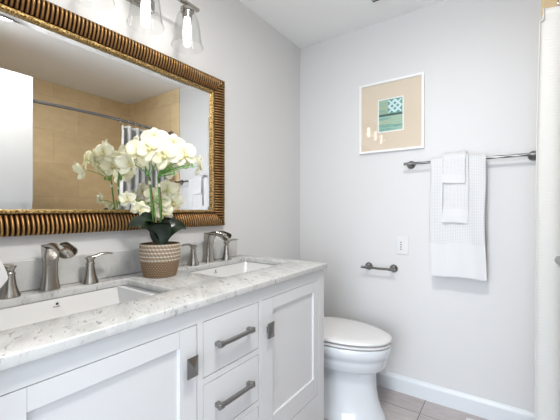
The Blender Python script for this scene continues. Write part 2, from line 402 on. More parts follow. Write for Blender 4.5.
NAMES = [('left', 'nearest the camera'), ('right', 'nearest the toilet')]
for k, (y0, y1, x0, x1) in enumerate(SK):
    t = thing('sink', ((x0+x1)/2, (y0+y1)/2, CT-.15), 'white rectangular undermount sink ' + ('at the left, nearest the camera' if k == 0 else 'at the far end, right of the potted orchid'), 'sink', 'undermount sinks in the marble counter')
    bm = B(); rings = []
    for e, z, r in ((-.018, -.0255, .03), (-.018, -.034, .03), (-.006, -.055, .03), (.012, -.140, .04), (.03, -.150, .05), (.03, -.144, .05), (.022, -.134, .045), (.004, -.050, .03), (-.003, -.0262, .026), (-.018, -.0255, .03)):
        rings.append([(x, y, CT+z) for x, y in rrect(x0+e, x1-e, y0+e*1.6, y1-e*1.6, r)])
    # outer shell down, inner shell back up
    vr = [[bm.verts.new(p) for p in r] for r in rings[:9]]; n = len(rings[0])
    for a, b in list(zip(vr[:5], vr[1:5]))+list(zip(vr[5:], vr[6:])):
        for i in range(n): bm.faces.new((a[i], a[(i+1) % n], b[(i+1) % n], b[i]))
    for i in range(n): bm.faces.new((vr[8][i], vr[8][(i+1) % n], vr[0][(i+1) % n], vr[0][i]))
    bm.faces.new(vr[4][::-1]); bm.faces.new(vr[5])
    bs_ = obj('basin', bm, M_basin, t, smooth=40)
    cx, cy = (x0+x1)/2, (y0+y1)/2
    bm = B(); lathe(bm, [(.024, .0005), (.024, .003), (.017, .004), (.016, .001), (.006, .001), (.005, .006), (0, .007)], (cx, cy, CT-.1438), 24); obj('drain', bm, M_nickel, t, smooth=40)
    # small printed maker's mark on the back wall of the basin: a ring with a bar of lettering
    ly = .465 if k == 0 else 1.183; bm = B(); xq = x0+.0015; zq = CT-.020-.022
    def lx(z): return x0+.0008+(.004+.003)*((CT-.0262-z)/.0238)-.003+.0006 if z > CT-.05 else x0+.006
    lathe(bm, [(.0042, 0), (.0042, .0004)], (lx(zq), ly+.002, zq), 14, 'x')
    for q in range(6): box(bm, lx(zq-.008), lx(zq-.008)+.0006, ly-.010+q*.0035, ly-.0082+q*.0035, zq-.0095, zq-.0068)
    obj('printed_mark', bm, M_dark, bs_)

# ------------------------------------------------------------------ faucets
def faucet(yc, label, yl, yr):
    t = thing('faucet', (.055, yc, CT+.0005), label, 'faucet', 'widespread faucets on the vanity')
    z = CT+.0005; bm = B()
    # waterfall spout: flared rectangular column that sweeps forward into an open trough
    sq = rrect(-1, 1, -1, 1, .45, 3)
    path = [(.052, yc, z), (.052, yc, z+.012), (.053, yc, z+.045), (.054, yc, z+.085), (.056, yc, z+.115), (.062, yc, z+.132), (.066, yc, z+.146)]
    rad = [(.0265, .024), (.0245, .0225), (.0200, .0185), (.0195, .0180), (.0225, .0205), (.0250, .025), (.0255, .029)]
    rings = []
    dirs = [(0,0,1), (0,0,1), (0,0,1), (0,0,1), (.05,0,1), (.12,0,1), (.18,0,1)]
    for p, (a, b), d in zip(path, rad, dirs):
        d = Vector(d).normalized(); s = Vector((0,1,0)); u = s.cross(d)
        rings.append([Vector(p)+s*q*a+u*r*b for q, r in sq])
    loft(bm, rings)
    # trough: U section, open on top, flaring to a round lip
    vr = []
    for i in range(11):
        f = i/10; x = .066+.120*f; zc = z+.1465+.010*sin(pi*min(1, f*.9))-.016*f*f; r = .0240+.0045*f**2; th = .003; g_ = .12+.22*f
        lo = pi*g_; hi = -pi*(1+g_); dep = .50+.22*f
        A = [lo+(hi-lo)*j/18 for j in range(19)]
        vr.append([(x+(.010*f*(sin(a)+.2)), yc+r*cos(a), zc+r*sin(a)*dep) for a in A]+[(x+(.010*f*(sin(a)+.2)), yc+(r-th)*cos(a), zc+(r-th)*sin(a)*dep) for a in A[::-1]])
    loft(bm, vr)
    obj('spout', bm, M_nickel, t, smooth=45)
    for yy, s in ((yl, -1), (yr, 1)):
        bm = B(); lathe(bm, [(.0285, 0), (.0285, .003), (.0245, .014), (.0185, .034), (.0155, .056), (.0145, .068), (.0160, .070), (.0160, .073), (.0125, .077), (.0125, .084), (.0180, .092), (.0185, .096), (0, .0965)], (.068, yy, z), 28)
        h = obj('handle', bm, M_nickel, t, smooth=35)
        bm = B(); tube(bm, [(.068, yy-.008*s, z+.094), (.070, yy+.01*s, z+.097), (.074, yy+.035*s, z+.1045), (.078, yy+.060*s, z+.105), (.080, yy+.075*s, z+.102)], [(.012, .0052), (.011, .0052), (.010, .0050), (.0105, .0042), (.007, .0028)], 12); obj('lever', bm, M_nickel, h, smooth=50)
    return t
faucet(.465, 'brushed nickel waterfall faucet at the near sink, left of the potted orchid', .350, .588)
faucet(1.183, 'brushed nickel waterfall faucet at the far sink, right of the potted orchid', 1.069, 1.300)

# ------------------------------------------------------------------ small towel stand at the far left of the counter
t = thing('towel_stand', (.13, .225, CT), 'small metal countertop towel stand left of the near faucet', 'towel stand')
bm = B(); lathe(bm, [(.042, .0006), (.042, .006), (.008, .010), (.006, .012)], (.13, .195, CT), 28); obj('base', bm, M_nickel, t, smooth=40)
bm = B(); tube(bm, [(.13, .195, CT+.008), (.13, .195, CT+.150)], .005, 10); obj('pole', bm, M_nickel, t, smooth=50)
bm = B(); tube(bm, [(.13, .185, CT+.134), (.13, .300, CT+.134)], .005, 10); obj('arm', bm, M_nickel, t, smooth=50)

def drape(name, x0, x1, yb, zb, r, th, zf, zr, m, band=None, wob=.003, nx=26, axis='x', seed=0, bulge=0):
    """folded cloth over a bar (centre yb,zb): front tail down to zf, rear tail to zr; closed cross-section"""
    out = [(-(r+th), z) for z in [zf+(zb-zf)*i/26 for i in range(26)]]
    out += [((r+th)*-cos(pi*i/10), zb+(r+th)*sin(pi*i/10)) for i in range(11)]
    out += [((r+th), zb-(zb-zr)*i/22) for i in range(1, 23)]
    inn = [((r), zb-(zb-zr)*i/22) for i in range(22, 0, -1)]
    inn += [((r)*cos(pi*i/10), zb+r*sin(pi*i/10)) for i in range(11)]
    inn += [(-r, z) for z in [zf+(zb-zf)*i/26 for i in range(25, -1, -1)]]
    sec = out+inn; bm = B(); rings = []
    xs_ = [0, .012]+[.03+.94*i/nx for i in range(nx+1)]+[.988, 1]
    for q in xs_:
        x = x0+(x1-x0)*q; e = min(q, 1-q); pin = 1 if e > .02 else .35 if e == 0 else .8
        ring = []
        for j, (a, z) in enumerate(sec):
            cl = -(r+th/2) if a < 0 and z < zb else (r+th/2) if z < zb else None
            aa = cl+(a-cl)*pin if cl is not None else a
            k = max(0, zb-z)
            wv = wob*(sin(x*31+seed)+.6*sin(x*67+z*6+seed*2))*min(1, k*5)
            hem = .0
            if band and band[0] < z < band[1] and a < 0 and j < 30: hem = .0022
            zz = z+.004*sin(x*23+seed)*(1 if k > .1 else 0)
            dx = .006*sin(z*9+seed)*min(1, k*4)*(1 if a < 0 else -.4)
            yv = aa+(wv-abs(wv)*.2)+hem*0-(bulge*min(1, k*3) if a < 0 else -0*bulge)
            ring.append((x+dx, yb+yv, zz) if axis == 'x' else (yb-yv, x+dx, zz))
        rings.append(ring)
    loft(bm, rings); return bm
tw = obj('washcloth', drape('w', .215, .327, .13, CT+.134, .0065, .017, CT+.048, CT+.056, M_terry, wob=.003, axis='y', bulge=.004), M_terry, smooth=60)
for v in tw.data.vertices:
    z_ = (v.co.z+BASE[tw.name].z-(CT+.048))/.11; y_ = v.co.y+BASE[tw.name].y-.27
    if y_ > 0: v.co.y -= y_*.75*max(0, z_-.15)**1.6; v.co.y -= y_*.35*max(0, .22-z_)*4
    v.co.y -= .002
tag(tw, 'thick white washcloth hung on the countertop stand at the left edge', 'towel')

# ------------------------------------------------------------------ wall mirror
MY0, MY1, MZ0, MZ1 = .165, 1.327, 1.089, 1.897
t = thing('wall_mirror', (.002, (MY0+MY1)/2, MZ0), 'large mirror in a ribbed antique gold frame above the vanity', 'mirror')
FW = .080
profl = [(0, .002), (0, .026), (.004, .034), (.014, .040), (.028, .040), (.042, .036), (.056, .029), (.066, .023), (.070, .018)]
bm = B(); colr = {}
def side(p0, p1, inw, n):
    # ribbed length with mitred ends; p0,p1 outer corners (y,z); inw inward unit (y,z)
    p0 = Vector(p0); p1 = Vector(p1); d = (p1-p0); Ln = d.length; d.normalize(); inw = Vector(inw); K = 6
    vr = []
    for i in range(n*K+1):
        row = []; ph = (i % K)/K; hgt = abs(sin(pi*ph))**.7 if i % K else 0
        for j, (w_, x_) in enumerate(profl):
            s = min(max(i/(n*K)*Ln, w_), Ln-w_)
            q = p0+d*s+inw*w_; rib = (.0075 if 1 < j < 8 else .003)*(hgt-1)
            v = bm.verts.new((x_+rib, q.x, q.y)); row.append(v)
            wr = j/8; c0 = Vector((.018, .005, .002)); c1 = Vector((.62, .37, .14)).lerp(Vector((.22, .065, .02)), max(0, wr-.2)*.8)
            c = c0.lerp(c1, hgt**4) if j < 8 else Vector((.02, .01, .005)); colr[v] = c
        vr.append(row)
    for a, b in zip(vr, vr[1:]):
        for j in range(len(profl)-1): bm.faces.new((a[j], a[j+1], b[j+1], b[j]))
side((MY0, MZ0), (MY1, MZ0), (0, 1), 83); side((MY1, MZ0), (MY1, MZ1), (-1, 0), 57); side((MY1, MZ1), (MY0, MZ1), (0, -1), 83); side((MY0, MZ1), (MY0, MZ0), (1, 0), 57)
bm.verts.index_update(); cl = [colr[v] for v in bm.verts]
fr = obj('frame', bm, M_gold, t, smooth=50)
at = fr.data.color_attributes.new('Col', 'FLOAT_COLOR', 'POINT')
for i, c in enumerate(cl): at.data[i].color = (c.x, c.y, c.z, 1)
def frame_loop(y0, y1, z0, z1, prof_):
    bm = B(); rings = []
    for w_, x_ in prof_: rings.append([(x_, y0+w_, z0+w_), (x_, y1-w_, z0+w_), (x_, y1-w_, z1-w_), (x_, y0+w_, z1-w_)])
    loft(bm, rings, True, False); return bm
obj('inner_bead', frame_loop(MY0, MY1, MZ0, MZ1, [(.069, .006), (.072, .020), (.076, .024), (.082, .024), (.086, .019), (.087, .006)]), M_bead, t, smooth=60)
y0, y1, z0, z1 = MY0+.084, MY1-.084, MZ0+.084, MZ1-.084
bm = B(); loft(bm, [[(x_, y0+e, z0+e), (x_, y1-e, z0+e), (x_, y1-e, z1-e), (x_, y0+e, z1-e)] for x_, e in ((.004, 0), (.0082, 0), (.0100, .026))])
obj('glass', bm, M_mirror, t)
obj('backing', bx(.0012, .0038, MY0+.02, MY1-.02, MZ0+.02, MZ1-.02), M_dark, t)

# ------------------------------------------------------------------ vanity light with three glass shades
t = thing('vanity_light', (.0, .775, 2.12), 'three lamp vanity light with clear glass bell shades above the mirror', 'light fixture')
bm = B(); loft(bm, [[(x, y, z) for y, z in rrect(.66+e, .89-e, 2.065+e, 2.175-e, .01)] for x, e in ((.001, 0), (.018, 0), (.024, .006))]); obj('backplate', bm, M_nickel, t, smooth=30)
bm = B(); box(bm, .122, .142, .50, 1.045, 2.108, 2.122); obj('bar', bm, M_nickel, t, bevel=.002)
for yy in (.72, .83):
    bm = B(); tube(bm, [(.022, yy, 2.12), (.123, yy, 2.115)], .008, 10); obj('arm', bm, M_nickel, t, smooth=50)
for yy in (.565, .772, .980):
    c = (.132, yy, 0)
    bm = B(); lathe(bm, [(.006, 2.110), (.006, 2.095), (.030, 2.092), (.031, 2.078), (.024, 2.076), (.021, 2.045), (.0, 2.044)], c, 24); s = obj('socket', bm, M_nickel, t, smooth=35)
    bm = B(); lathe(bm, [(.0275, 2.077), (.034, 2.073), (.044, 2.055), (.052, 2.03), (.058, 1.995), (.062, 1.955), (.067, 1.93), (.072, 1.917), (.0705, 1.9165), (.0655, 1.93), (.0605, 1.955), (.0565, 1.995), (.0505, 2.03), (.0425, 2.054), (.033, 2.0715), (.0275, 2.0755)], c, 40, caps=False); obj('shade', bm, M_shade, t, smooth=60)
    bm = B(); lathe(bm, [(.013, 2.045), (.014, 2.03), (.017, 2.01), (.0185, 1.985), (.017, 1.962), (.011, 1.948), (0, 1.943)], c, 20); obj('bulb', bm, M_bulb, t, smooth=60)

# ------------------------------------------------------------------ framed picture on the back wall
PX0, PX1, PZ0, PZ1 = .491, .908, 1.560, 2.031
t = thing('framed_picture', ((PX0+PX1)/2, YB, PZ0), 'white framed picture of aqua painted boards in a wide beige mat', 'picture')
bm = B(); rings = []
for w_, d_ in ((0, .0012), (0, .022), (.002, .024), (.014, .024), (.016, .020), (.016, .0012)): rings.append([(PX0+w_, YB-d_, PZ0+w_), (PX1-w_, YB-d_, PZ0+w_), (PX1-w_, YB-d_, PZ1-w_), (PX0+w_, YB-d_, PZ1-w_)])
rings.append(rings[0]); vr = loft(bm, rings, True, False); bmesh.ops.remove_doubles(bm, verts=bm.verts, dist=1e-6); obj('frame', bm, M_frame, t)
AX0, AX1, AZ0, AZ1 = .617, .785, 1.690, 1.912
obj('mat_board', bx(PX0+.014, PX1-.014, YB-.0125, YB-.0015, PZ0+.014, PZ1-.014), M_mat, t)
obj('mat_bevel', bx(AX0, AX1, YB-.0135, YB-.0127, AZ0, AZ1), M_matcore, t)
ax0, ax1, az0, az1 = AX0+.008, AX1-.008, AZ0+.008, AZ1-.008
pr = obj('print', bx(ax0, ax1, YB-.0145, YB-.0137, az0, az1), None or mat('aqua_board_print', (.25,.5,.42), .7), t)
mp_ = pr.data.materials[0]; v = coords(mp_, (2.2, 1, 26)); n = noise(mp_, v, 2.2, 7, .7, .4)
L(mp_, ramp(mp_, n, [(.22, (.05,.14,.12)), (.42, (.20,.40,.33)), (.52, (.36,.58,.50)), (.60, (.42,.48,.28)), (.74, (.55,.74,.72))]), P(mp_).inputs['Base Color'])
M_green = mat('print_green', (.34,.46,.31), .7); M_pale = mat('print_pale_blue', (.62,.80,.82), .7); M_deep = mat('print_deep_teal', (.03,.10,.09), .7); M_mid = mat('print_mid_teal', (.13,.33,.28), .7)
yp = YB-.0147
bm = B(); hz = az0+(az1-az0)*.50
box(bm, ax0, ax1, yp-.0002, yp, hz-.006, hz+.007); obj('printed_band', bm, M_deep, pr)
bm = B()
for i in range(4): box(bm, ax0, ax0+.058, yp-.0002, yp, hz+.012+i*.022, hz+.028+i*.022)
obj('printed_boards', bm, M_green, pr)
bx0, bz0 = ax0+.060, hz+.010; bw, bh = ax1-.002-bx0, az1-.004-bz0
obj('printed_ground', bx(bx0, bx0+bw, yp-.0001, yp, bz0, bz0+bh), M_mid, pr)
bm = B()
for s in (1, -1):
    for i in range(-3, 6):
        # diagonal strips clipped to the panel
        pts = []; c0 = i*.042; W = .019
        poly = []
        def xz(u): return (bx0+u, bz0+(u-c0 if s == 1 else bh-(u-c0)))
        u0, u1 = max(0, c0), min(bw-W*.0, c0+bh)
        if u1-u0 < .008: continue
        a0, a1 = xz(u0), xz(u1); nx_, nz_ = -s*W/2*.7, W/2*.7
        q = [(a0[0]+nx_, a0[1]+nz_), (a0[0]-nx_, a0[1]-nz_), (a1[0]-nx_, a1[1]-nz_), (a1[0]+nx_, a1[1]+nz_)]
        q = [(min(max(x, bx0), bx0+bw), min(max(z, bz0), bz0+bh)) for x, z in q]
        yy = yp-.0003-(.00015 if s == 1 else 0)
        bm.faces.new([bm.verts.new((x, yy, z)) for x, z in q])
o_ = obj('printed_lattice', bm, M_pale, pr)
obj('glass', bx(PX0+.0155, PX1-.0155, YB-.0195, YB-.0180, PZ0+.0155, PZ1-.0155), M_pane, t)

# ------------------------------------------------------------------ towel bar and paper holder (rope-twist bars, fluted rosettes)
def twist_bar(name, x0, x1, z, posts, out, label, cat, r=.0085, hang=None):
    t = thing(name, ((x0+x1)/2, YB, z), label, cat); y = YB-out
    bm = B(); rings = []; n = int((x1-x0)/.006)
    for i in range(n+1):
        x = x0+(x1-x0)*i/n; tw_ = 2*pi*(x-x0)/.085; e = 1 if .03 < x-x0 < (x1-x0)-.03 else 0
        rings.append([(x, y+rr*cos(a), z+rr*sin(a)) for a, rr in [(2*pi*k/18, r*(1-(.20*(.5+.5*cos(3*(2*pi*k/18)+tw_)) if e else 0))) for k in range(18)]])
    for xe, s in ((x0, -1), (x1, 1)):
        cap = [[(xe+s*dx, y+rr*cos(2*pi*k/18), z+rr*sin(2*pi*k/18)) for k in range(18)] for dx, rr in ((.001, r*1.1), (.006, r*1.0), (.009, r*.6))]
        rings = (cap[::-1]+rings) if s < 0 else (rings+cap)
    loft(bm, rings); obj('bar', bm, M_barmetal, t, smooth=40)
    for px in posts:
        bm = B(); rings = []
        for d, rr, fl in ((.001, .026, 0), (.006, .026, 1), (.010, .022, 1), (.014, .019, .5), (.020, .010, 0), (out, .0085, 0), (out+.004, .0085, 0)):
            rings.append([(px+rr*(1-.06*fl*(.5+.5*cos(12*2*pi*k/48)))*cos(2*pi*k/48), YB-d, z+rr*(1-.06*fl*(.5+.5*cos(12*2*pi*k/48)))*sin(2*pi*k/48)) for k in range(48)])
        loft(bm, rings); obj('wall_mount', bm, M_barmetal, t, smooth=40)
    return t
twist_bar('towel_bar', .806, 1.462, 1.462, (.828, 1.444), .065, 'long twisted metal towel bar on the back wall', 'towel bar')
twist_bar('toilet_paper_holder', .527, .740, .793, (.552, .719), .062, 'short empty twisted metal toilet paper bar low on the wall', 'paper holder')
yb = YB-.065
t = thing('bath_towel', (1.09, yb, .79), 'large white waffle bath towel folded over the long towel bar', 'towel')
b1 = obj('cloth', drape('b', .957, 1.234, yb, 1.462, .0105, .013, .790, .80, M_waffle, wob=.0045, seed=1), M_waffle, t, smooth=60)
def band(x0, x1, yf, z0, z1, m, parent, wob, seed, th=.0035, name='hem_band'):
    bm = B(); rings = []
    for q in range(25):
        x = x0+(x1-x0)*q/24
        wv = wob*(sin(x*31+seed)+.6*sin(x*67+z0*6+seed*2)); rings.append([(x+.006*sin(z*9+seed), yf-dy+(wv-abs(wv)*.2), z+.004*sin(x*23+seed)) for z, dy in ((z0, .001), (z0-.001, th), (z1, th), (z1, -.001))])
    loft(bm, rings); obj(name, bm, m, parent, smooth=40)
band(.958, 1.233, yb-.0235, .796, .982, M_terry, t, .0045, 1)
t = thing('hand_towel', (1.085, yb, 1.10), 'narrow white hand towel layered over the middle of the bath towel', 'towel')
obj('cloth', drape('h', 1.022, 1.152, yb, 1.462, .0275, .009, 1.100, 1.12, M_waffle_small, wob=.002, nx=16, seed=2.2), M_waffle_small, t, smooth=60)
band(1.023, 1.151, yb-.0365, 1.105, 1.178, M_terry, t, .002, 2.2, .003)
t = thing('washcloth', (1.085, yb, 1.33), 'small white washcloth on top of the hanging hand towel', 'towel')
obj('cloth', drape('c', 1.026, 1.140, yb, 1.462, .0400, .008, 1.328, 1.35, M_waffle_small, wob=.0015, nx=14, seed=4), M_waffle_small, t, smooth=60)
band(1.027, 1.139, yb-.048, 1.332, 1.378, M_terry, t, .0015, 4, .0028)

# ------------------------------------------------------------------ wall switch
t = thing('wall_switch', (.773, YB, .888), 'white four button fan timer switch plate above the paper holder', 'switch')
bm = B(); loft(bm, [[(x, YB-d, z) for x, z in rrect(.737+e, .810-e, .888+e, 1.005-e, .004, 3)] for d, e in ((.0006, 0), (.004, .0), (.0065, .003))]); obj('plate', bm, M_plastic, t, smooth=30)
obj('insert', bx(.757, .790, YB-.0078, YB-.006, .913, .980), M_plastic, t, bevel=.0008)
for i in range(4):
    z = .966-i*.0145
    b_ = obj('button', bx(.762, .787, YB-.0098, YB-.0078, z-.0055, z+.0055), M_plastic, t, bevel=.0006)
    obj('indicator', bx(.7632, .7700, YB-.0104, YB-.0098, z-.0036, z+.0036), M_dark, b_)
for z in (.8965, .9965):
    bm = B(); lathe(bm, [(.0028, -.0066), (.0028, -.0072), (.001, -.0076)], (.7735, YB, z), 10, 'y'); obj('screw', bm, M_plastic, t)

# ------------------------------------------------------------------ toilet
TY = 1.815; DZ = .020
t = thing('toilet', (.40, TY, 0), 'white two piece toilet with closed lid between vanity and wall', 'toilet')
def egg(cx, hl, hw, z, n=48, back=.75, sq=2.2):
    # front at +x; elongated egg outline
    pts = []
    for i in range(n):
        a = 2*pi*i/n; c_, s_ = cos(a), sin(a)
        x = (abs(c_)**(2/2.1))*(1 if c_ > 0 else -1); y = (abs(s_)**(2/sq))*(1 if s_ > 0 else -1)
        if x < 0: x *= back
        pts.append((cx+.012+hl*x, TY+hw*y*(1-.10*max(0, x)), z if z < .2 else z+.010))
    return pts
XC = .50
bm = B()
loft(bm, [egg(.47, .295, .160, 0, back=1.3), egg(.47, .295, .160, .010, back=1.3), egg(.47, .285, .150, .030, back=1.3), egg(.47, .268, .140, .06, back=1.3), egg(.47, .252, .131, .11, back=1.3), egg(.475, .236, .126, .17, back=1.3), egg(.48, .228, .126, .225, back=1.25), egg(.48, .232, .132, .255, back=1.2),
    egg(.485, .262, .160, .276, back=1.1), egg(.49, .272, .170, .288, back=1.05), egg(.49, .280, .178, .332, back=1.0), egg(.49, .284, .181, .350, back=1.0), egg(.49, .296, .190, .358, back=1.0), egg(.49, .304, .195, .400, back=1.0), egg(.49, .298, .190, .411, back=1.0), egg(.49, .27, .17, .414, back=1.0)])
obj('bowl', bm, M_porc, t, smooth=45)
bm = B(); loft(bm, [egg(.495, .292, .186, .4175, back=.86), egg(.495, .298, .191, .420, back=.86), egg(.495, .298, .191, .429, back=.86), egg(.495, .286, .181, .4315, back=.86)]); obj('seat', bm, M_lid, t, smooth=45)
bm = B(); loft(bm, [egg(.495, .284, .179, .4395, back=.86), egg(.495, .300, .193, .442, back=.86), egg(.495, .300, .193, .450, back=.86), egg(.495, .290, .185, .457, back=.86), egg(.49, .25, .155, .462, back=.86), egg(.485, .15, .09, .4655, back=.86), egg(.485, .05, .03, .4665, back=.86)]); obj('lid', bm, M_lid, t, smooth=50)
for s in (-1, 1): obj('hinge', bx(.215, .245, TY+s*.075-.016, TY+s*.075+.016, .412, .446), M_lid, t, bevel=.003)
bm = B(); loft(bm, [[(x, y, z) for x, y in rrect(.035+e, .215-e*.4, TY-.20+e, TY+.20-e, .03, 4)] for z, e in ((.395, .012), (.41, .004), (.50, .0), (.70, -.004))]); obj('tank', bm, M_porc, t, smooth=40)
bm = B(); loft(bm, [[(x, y, z) for x, y in rrect(.028+e, .224-e, TY-.21+e, TY+.21-e, .03, 4)] for z, e in ((.7005, .003), (.705, 0), (.722, 0), (.735, .01))]); obj('tank_lid', bm, M_porc, t, smooth=40)
bm = B(); lathe(bm, [(.014, .2162), (.014, .226)], (0, TY-.14, .65), 16, 'x'); tube(bm, [(.229, TY-.145, .65), (.232, TY-.11, .648), (.232, TY-.07, .642)], [(.006, .008), (.005, .007), (.006, .009)], 10); obj('flush_lever', bm, M_chrome, t, smooth=50)

# white floor register at the foot of the back wall
t = thing('floor_register', (1.27, 2.09, 0), 'white metal floor register against the back baseboard', 'floor vent')
bm = B(); loft(bm, [[(x, y, z) for x, y in rrect(1.14+e, 1.44-e, 1.99+e, 2.115-e, .004, 2)] for z, e in ((.0006, 0), (.004, 0), (.006, .004))]); obj('cover', bm, M_plastic, t)
bm = B()
for i in range(16): box(bm, 1.165+i*.016, 1.172+i*.016, 2.01, 2.095, .0058, .0066)
obj('slots', bm, M_dark, t)

# ------------------------------------------------------------------ orchid in a woven pot
PX, PY, PZ = .156, .822, CT+.0006
t = orch = thing('potted_orchid', (PX, PY, PZ), 'cream white orchid in a woven tan basket pot between the sinks', 'potted plant')
bm = B(); rows = 84; nA = 252; colr = {}; vr = []
def potr(h): # h 0..1
    return .063+.0175*sin(min(1, h*1.15)*pi/2)-.002*max(0, h-.7)/.3
HP = .132
braid = [.52, .64, .76, .88, .985]
for j in range(rows+1):
    h = j/rows; row = []
    for i in range(nA):
        a = 2*pi*i/nA
        if h < .5:
            wv = sin(a*42+pi*int(h*18))*.5+.5; u = (h*18) % 1; pil = abs(sin(pi*u))
            hgt = (.35+.65*pil)*(.5+.5*wv); c = Vector((.055,.030,.016)).lerp(Vector((.42,.28,.17)), hgt**1.6)
        else:
            u = ((h-.5)*18) % 1; pil = abs(sin(pi*u)); k = int((h-.5)*18); wv = .5+.5*sin(a*36+k*1.6); hgt = (.35+.65*pil)*(.55+.45*wv)
            light = Vector((.74,.68,.58)); dark = Vector((.42,.31,.21)); c = Vector((.10,.06,.033)).lerp(light if k % 2 == 0 else dark, hgt**1.2)
        r = potr(h)+.0028*(hgt-.5)
        v = bm.verts.new((PX+r*cos(a), PY+r*sin(a), PZ+HP*h)); colr[v] = c; row.append(v)
    vr.append(row)
for a, b in zip(vr, vr[1:]):
    for i in range(nA): bm.faces.new((a[i], a[(i+1) % nA], b[(i+1) % nA], b[i]))
bm.faces.new(vr[0][::-1])
inner = []
for r, z in ((potr(1)-.005, HP+.001), (potr(1)-.006, HP-.02)):
    row = [bm.verts.new((PX+r*cos(2*pi*i/nA), PY+r*sin(2*pi*i/nA), PZ+z)) for i in range(nA)]
    for v in row: colr[v] = Vector((.2,.13,.08))
    inner.append(row)
for a, b in ((vr[-1], inner[0]), (inner[0], inner[1])):
    for i in range(nA): bm.faces.new((a[i], a[(i+1) % nA], b[(i+1) % nA], b[i]))
bm.verts.index_update(); cl = [colr[v] for v in bm.verts]
pot = obj('pot', bm, M_pot, t, smooth=60)
at = pot.data.color_attributes.new('Col', 'FLOAT_COLOR', 'POINT')
for i, c in enumerate(cl): at.data[i].color = (c.x, c.y, c.z, 1)
bm = B(); vrs = []
for k in range(6):
    rr = (potr(1)-.0045)*k/5+.0005; vrs.append([(PX+rr*cos(2*pi*i/40), PY+rr*sin(2*pi*i/40), PZ+HP-.012+.004*mnoise.noise(Vector((rr*60*cos(2*pi*i/40), rr*60*sin(2*pi*i/40), 0)))) for i in range(40)])
loft(bm, vrs, True, False); obj('moss', bm, M_moss, t, smooth=80)

def leaf(path, wid, roll=0, name='leaf'):
    # strap leaf: V-folded section swept along path
    bm = B(); n = len(path); rows_ = []
    for i, p in enumerate(path):
        tdir = (path[min(i+1, n-1)]-path[max(i-1, 0)]).normalized(); s = tdir.cross(Vector((0,0,1)))
        if s.length < .1: s = Vector((0,1,0))
        s.normalize(); up = s.cross(tdir).normalized(); f = i/(n-1); s, up = s*cos(roll)+up*sin(roll), up*cos(roll)-s*sin(roll)
        ww = wid*(sin(pi*min(1, (f*.93+.07)))**.6)*(.62+.38*sin(pi*f*.9)) + .001
        rows_.append([p+s*ww*q+up*(abs(q)**1.6*ww*.35) for q in (-1,-.66,-.33,0,.33,.66,1)]+[p+s*ww*q+up*(abs(q)**1.6*ww*.35-.0022*(1-abs(q))-.0004) for q in (1,.66,.33,0,-.33,-.66,-1)])
    loft(bm, rows_); return obj(name, bm, M_leaf, t, smooth=60)
zr = PZ+HP-.012
c0 = Vector((PX, PY, zr))
for d, out, up_, drop, wd in (((.35,-1.0), .18, .10, .088, .034), ((.05,-1.0), .10, .13, .085, .026), ((.25, 1.0), .112, .088, .064, .034), ((-.4,.9), .09, .075, .05, .024), ((-.7,-.7), .08, .09, .07, .022), ((1.0, .45), .065, .115, .10, .026)):
    d = Vector((d[0], d[1], 0)).normalized()
    leaf(bez(c0+d*.012, c0+d*out*.2+Vector((0,0,up_*.9)), c0+d*out*.7+Vector((0,0,up_*1.15)), c0+d*out+Vector((0,0,drop)), 14), wd, radians(48) if d.y < -.5 else radians(-48) if d.y > .5 else 0)
# the broad upright leaf that faces the camera, its tip curling over the rim
bm = B(); rows_ = []; fwd = Vector((.80, -.60, 0)); sd = Vector((.60, .80, 0)); bs0 = c0+Vector((.02, -.012, -.004)) + sd*.0
for i in range(15):
    f = i/14; hgt = .104*sin(min(1, f*1.0)*pi/2); o_f = .018+.030*f**2
    ww = .041*sqrt(max(0, 1-((f-.52)/.54)**2))*(1 if f > .3 else .75+.25*f/.3)+.001
    ctr = bs0+fwd*o_f+Vector((0,0,hgt))
    rows_.append([ctr+sd*ww*q-fwd*(.010*(1-q*q)) for q in (-1,-.7,-.35,0,.35,.7,1)]+[ctr+sd*ww*q-fwd*(.010*(1-q*q)+.002) for q in (1,.7,.35,0,-.35,-.7,-1)])
loft(bm, rows_); obj('leaf', bm, M_leaf, t, smooth=60)

# stems
sA = bez((PX-.004, PY-.022, zr), (PX-.006, PY-.03, zr+.12), (PX, PY-.045, zr+.24), (.152, .772, 1.305), 14)
sB = bez((PX+.004, PY+.004, zr), (PX+.006, PY+.002, zr+.12), (PX+.006, PY-.01, zr+.2), (.162, .808, 1.312), 14)
for s in (sA, sB):
    bm = B(); tube(bm, s, .0034, 8); obj('stem', bm, M_stem, t, smooth=60)
sC = bez((PX-.01, PY-.008, zr), (PX-.01, PY-.012, zr+.1), (PX-.008, PY-.02, zr+.15), (.150, .792, 1.22), 10); bm = B(); tube(bm, sC, .0028, 8); obj('stem', bm, M_branch, t, smooth=60)
for s, off in ((sA, .005), (sB, .005)):
    bm = B(); tube(bm, [Vector((s[1].x+off, s[1].y-.005, zr)), s[7]+Vector((off, .004, 0)), s[13]+Vector((off, .001, .012))], .0022, 7); obj('stake', bm, M_spike, t, smooth=60)
    q = s[12]; bm = B(); lathe(bm, [(.0055, -.007), (.0062, 0), (.0055, .007)], (q.x+off*.5, q.y, q.z), 12); obj('tie', bm, M_tie, t, smooth=60)

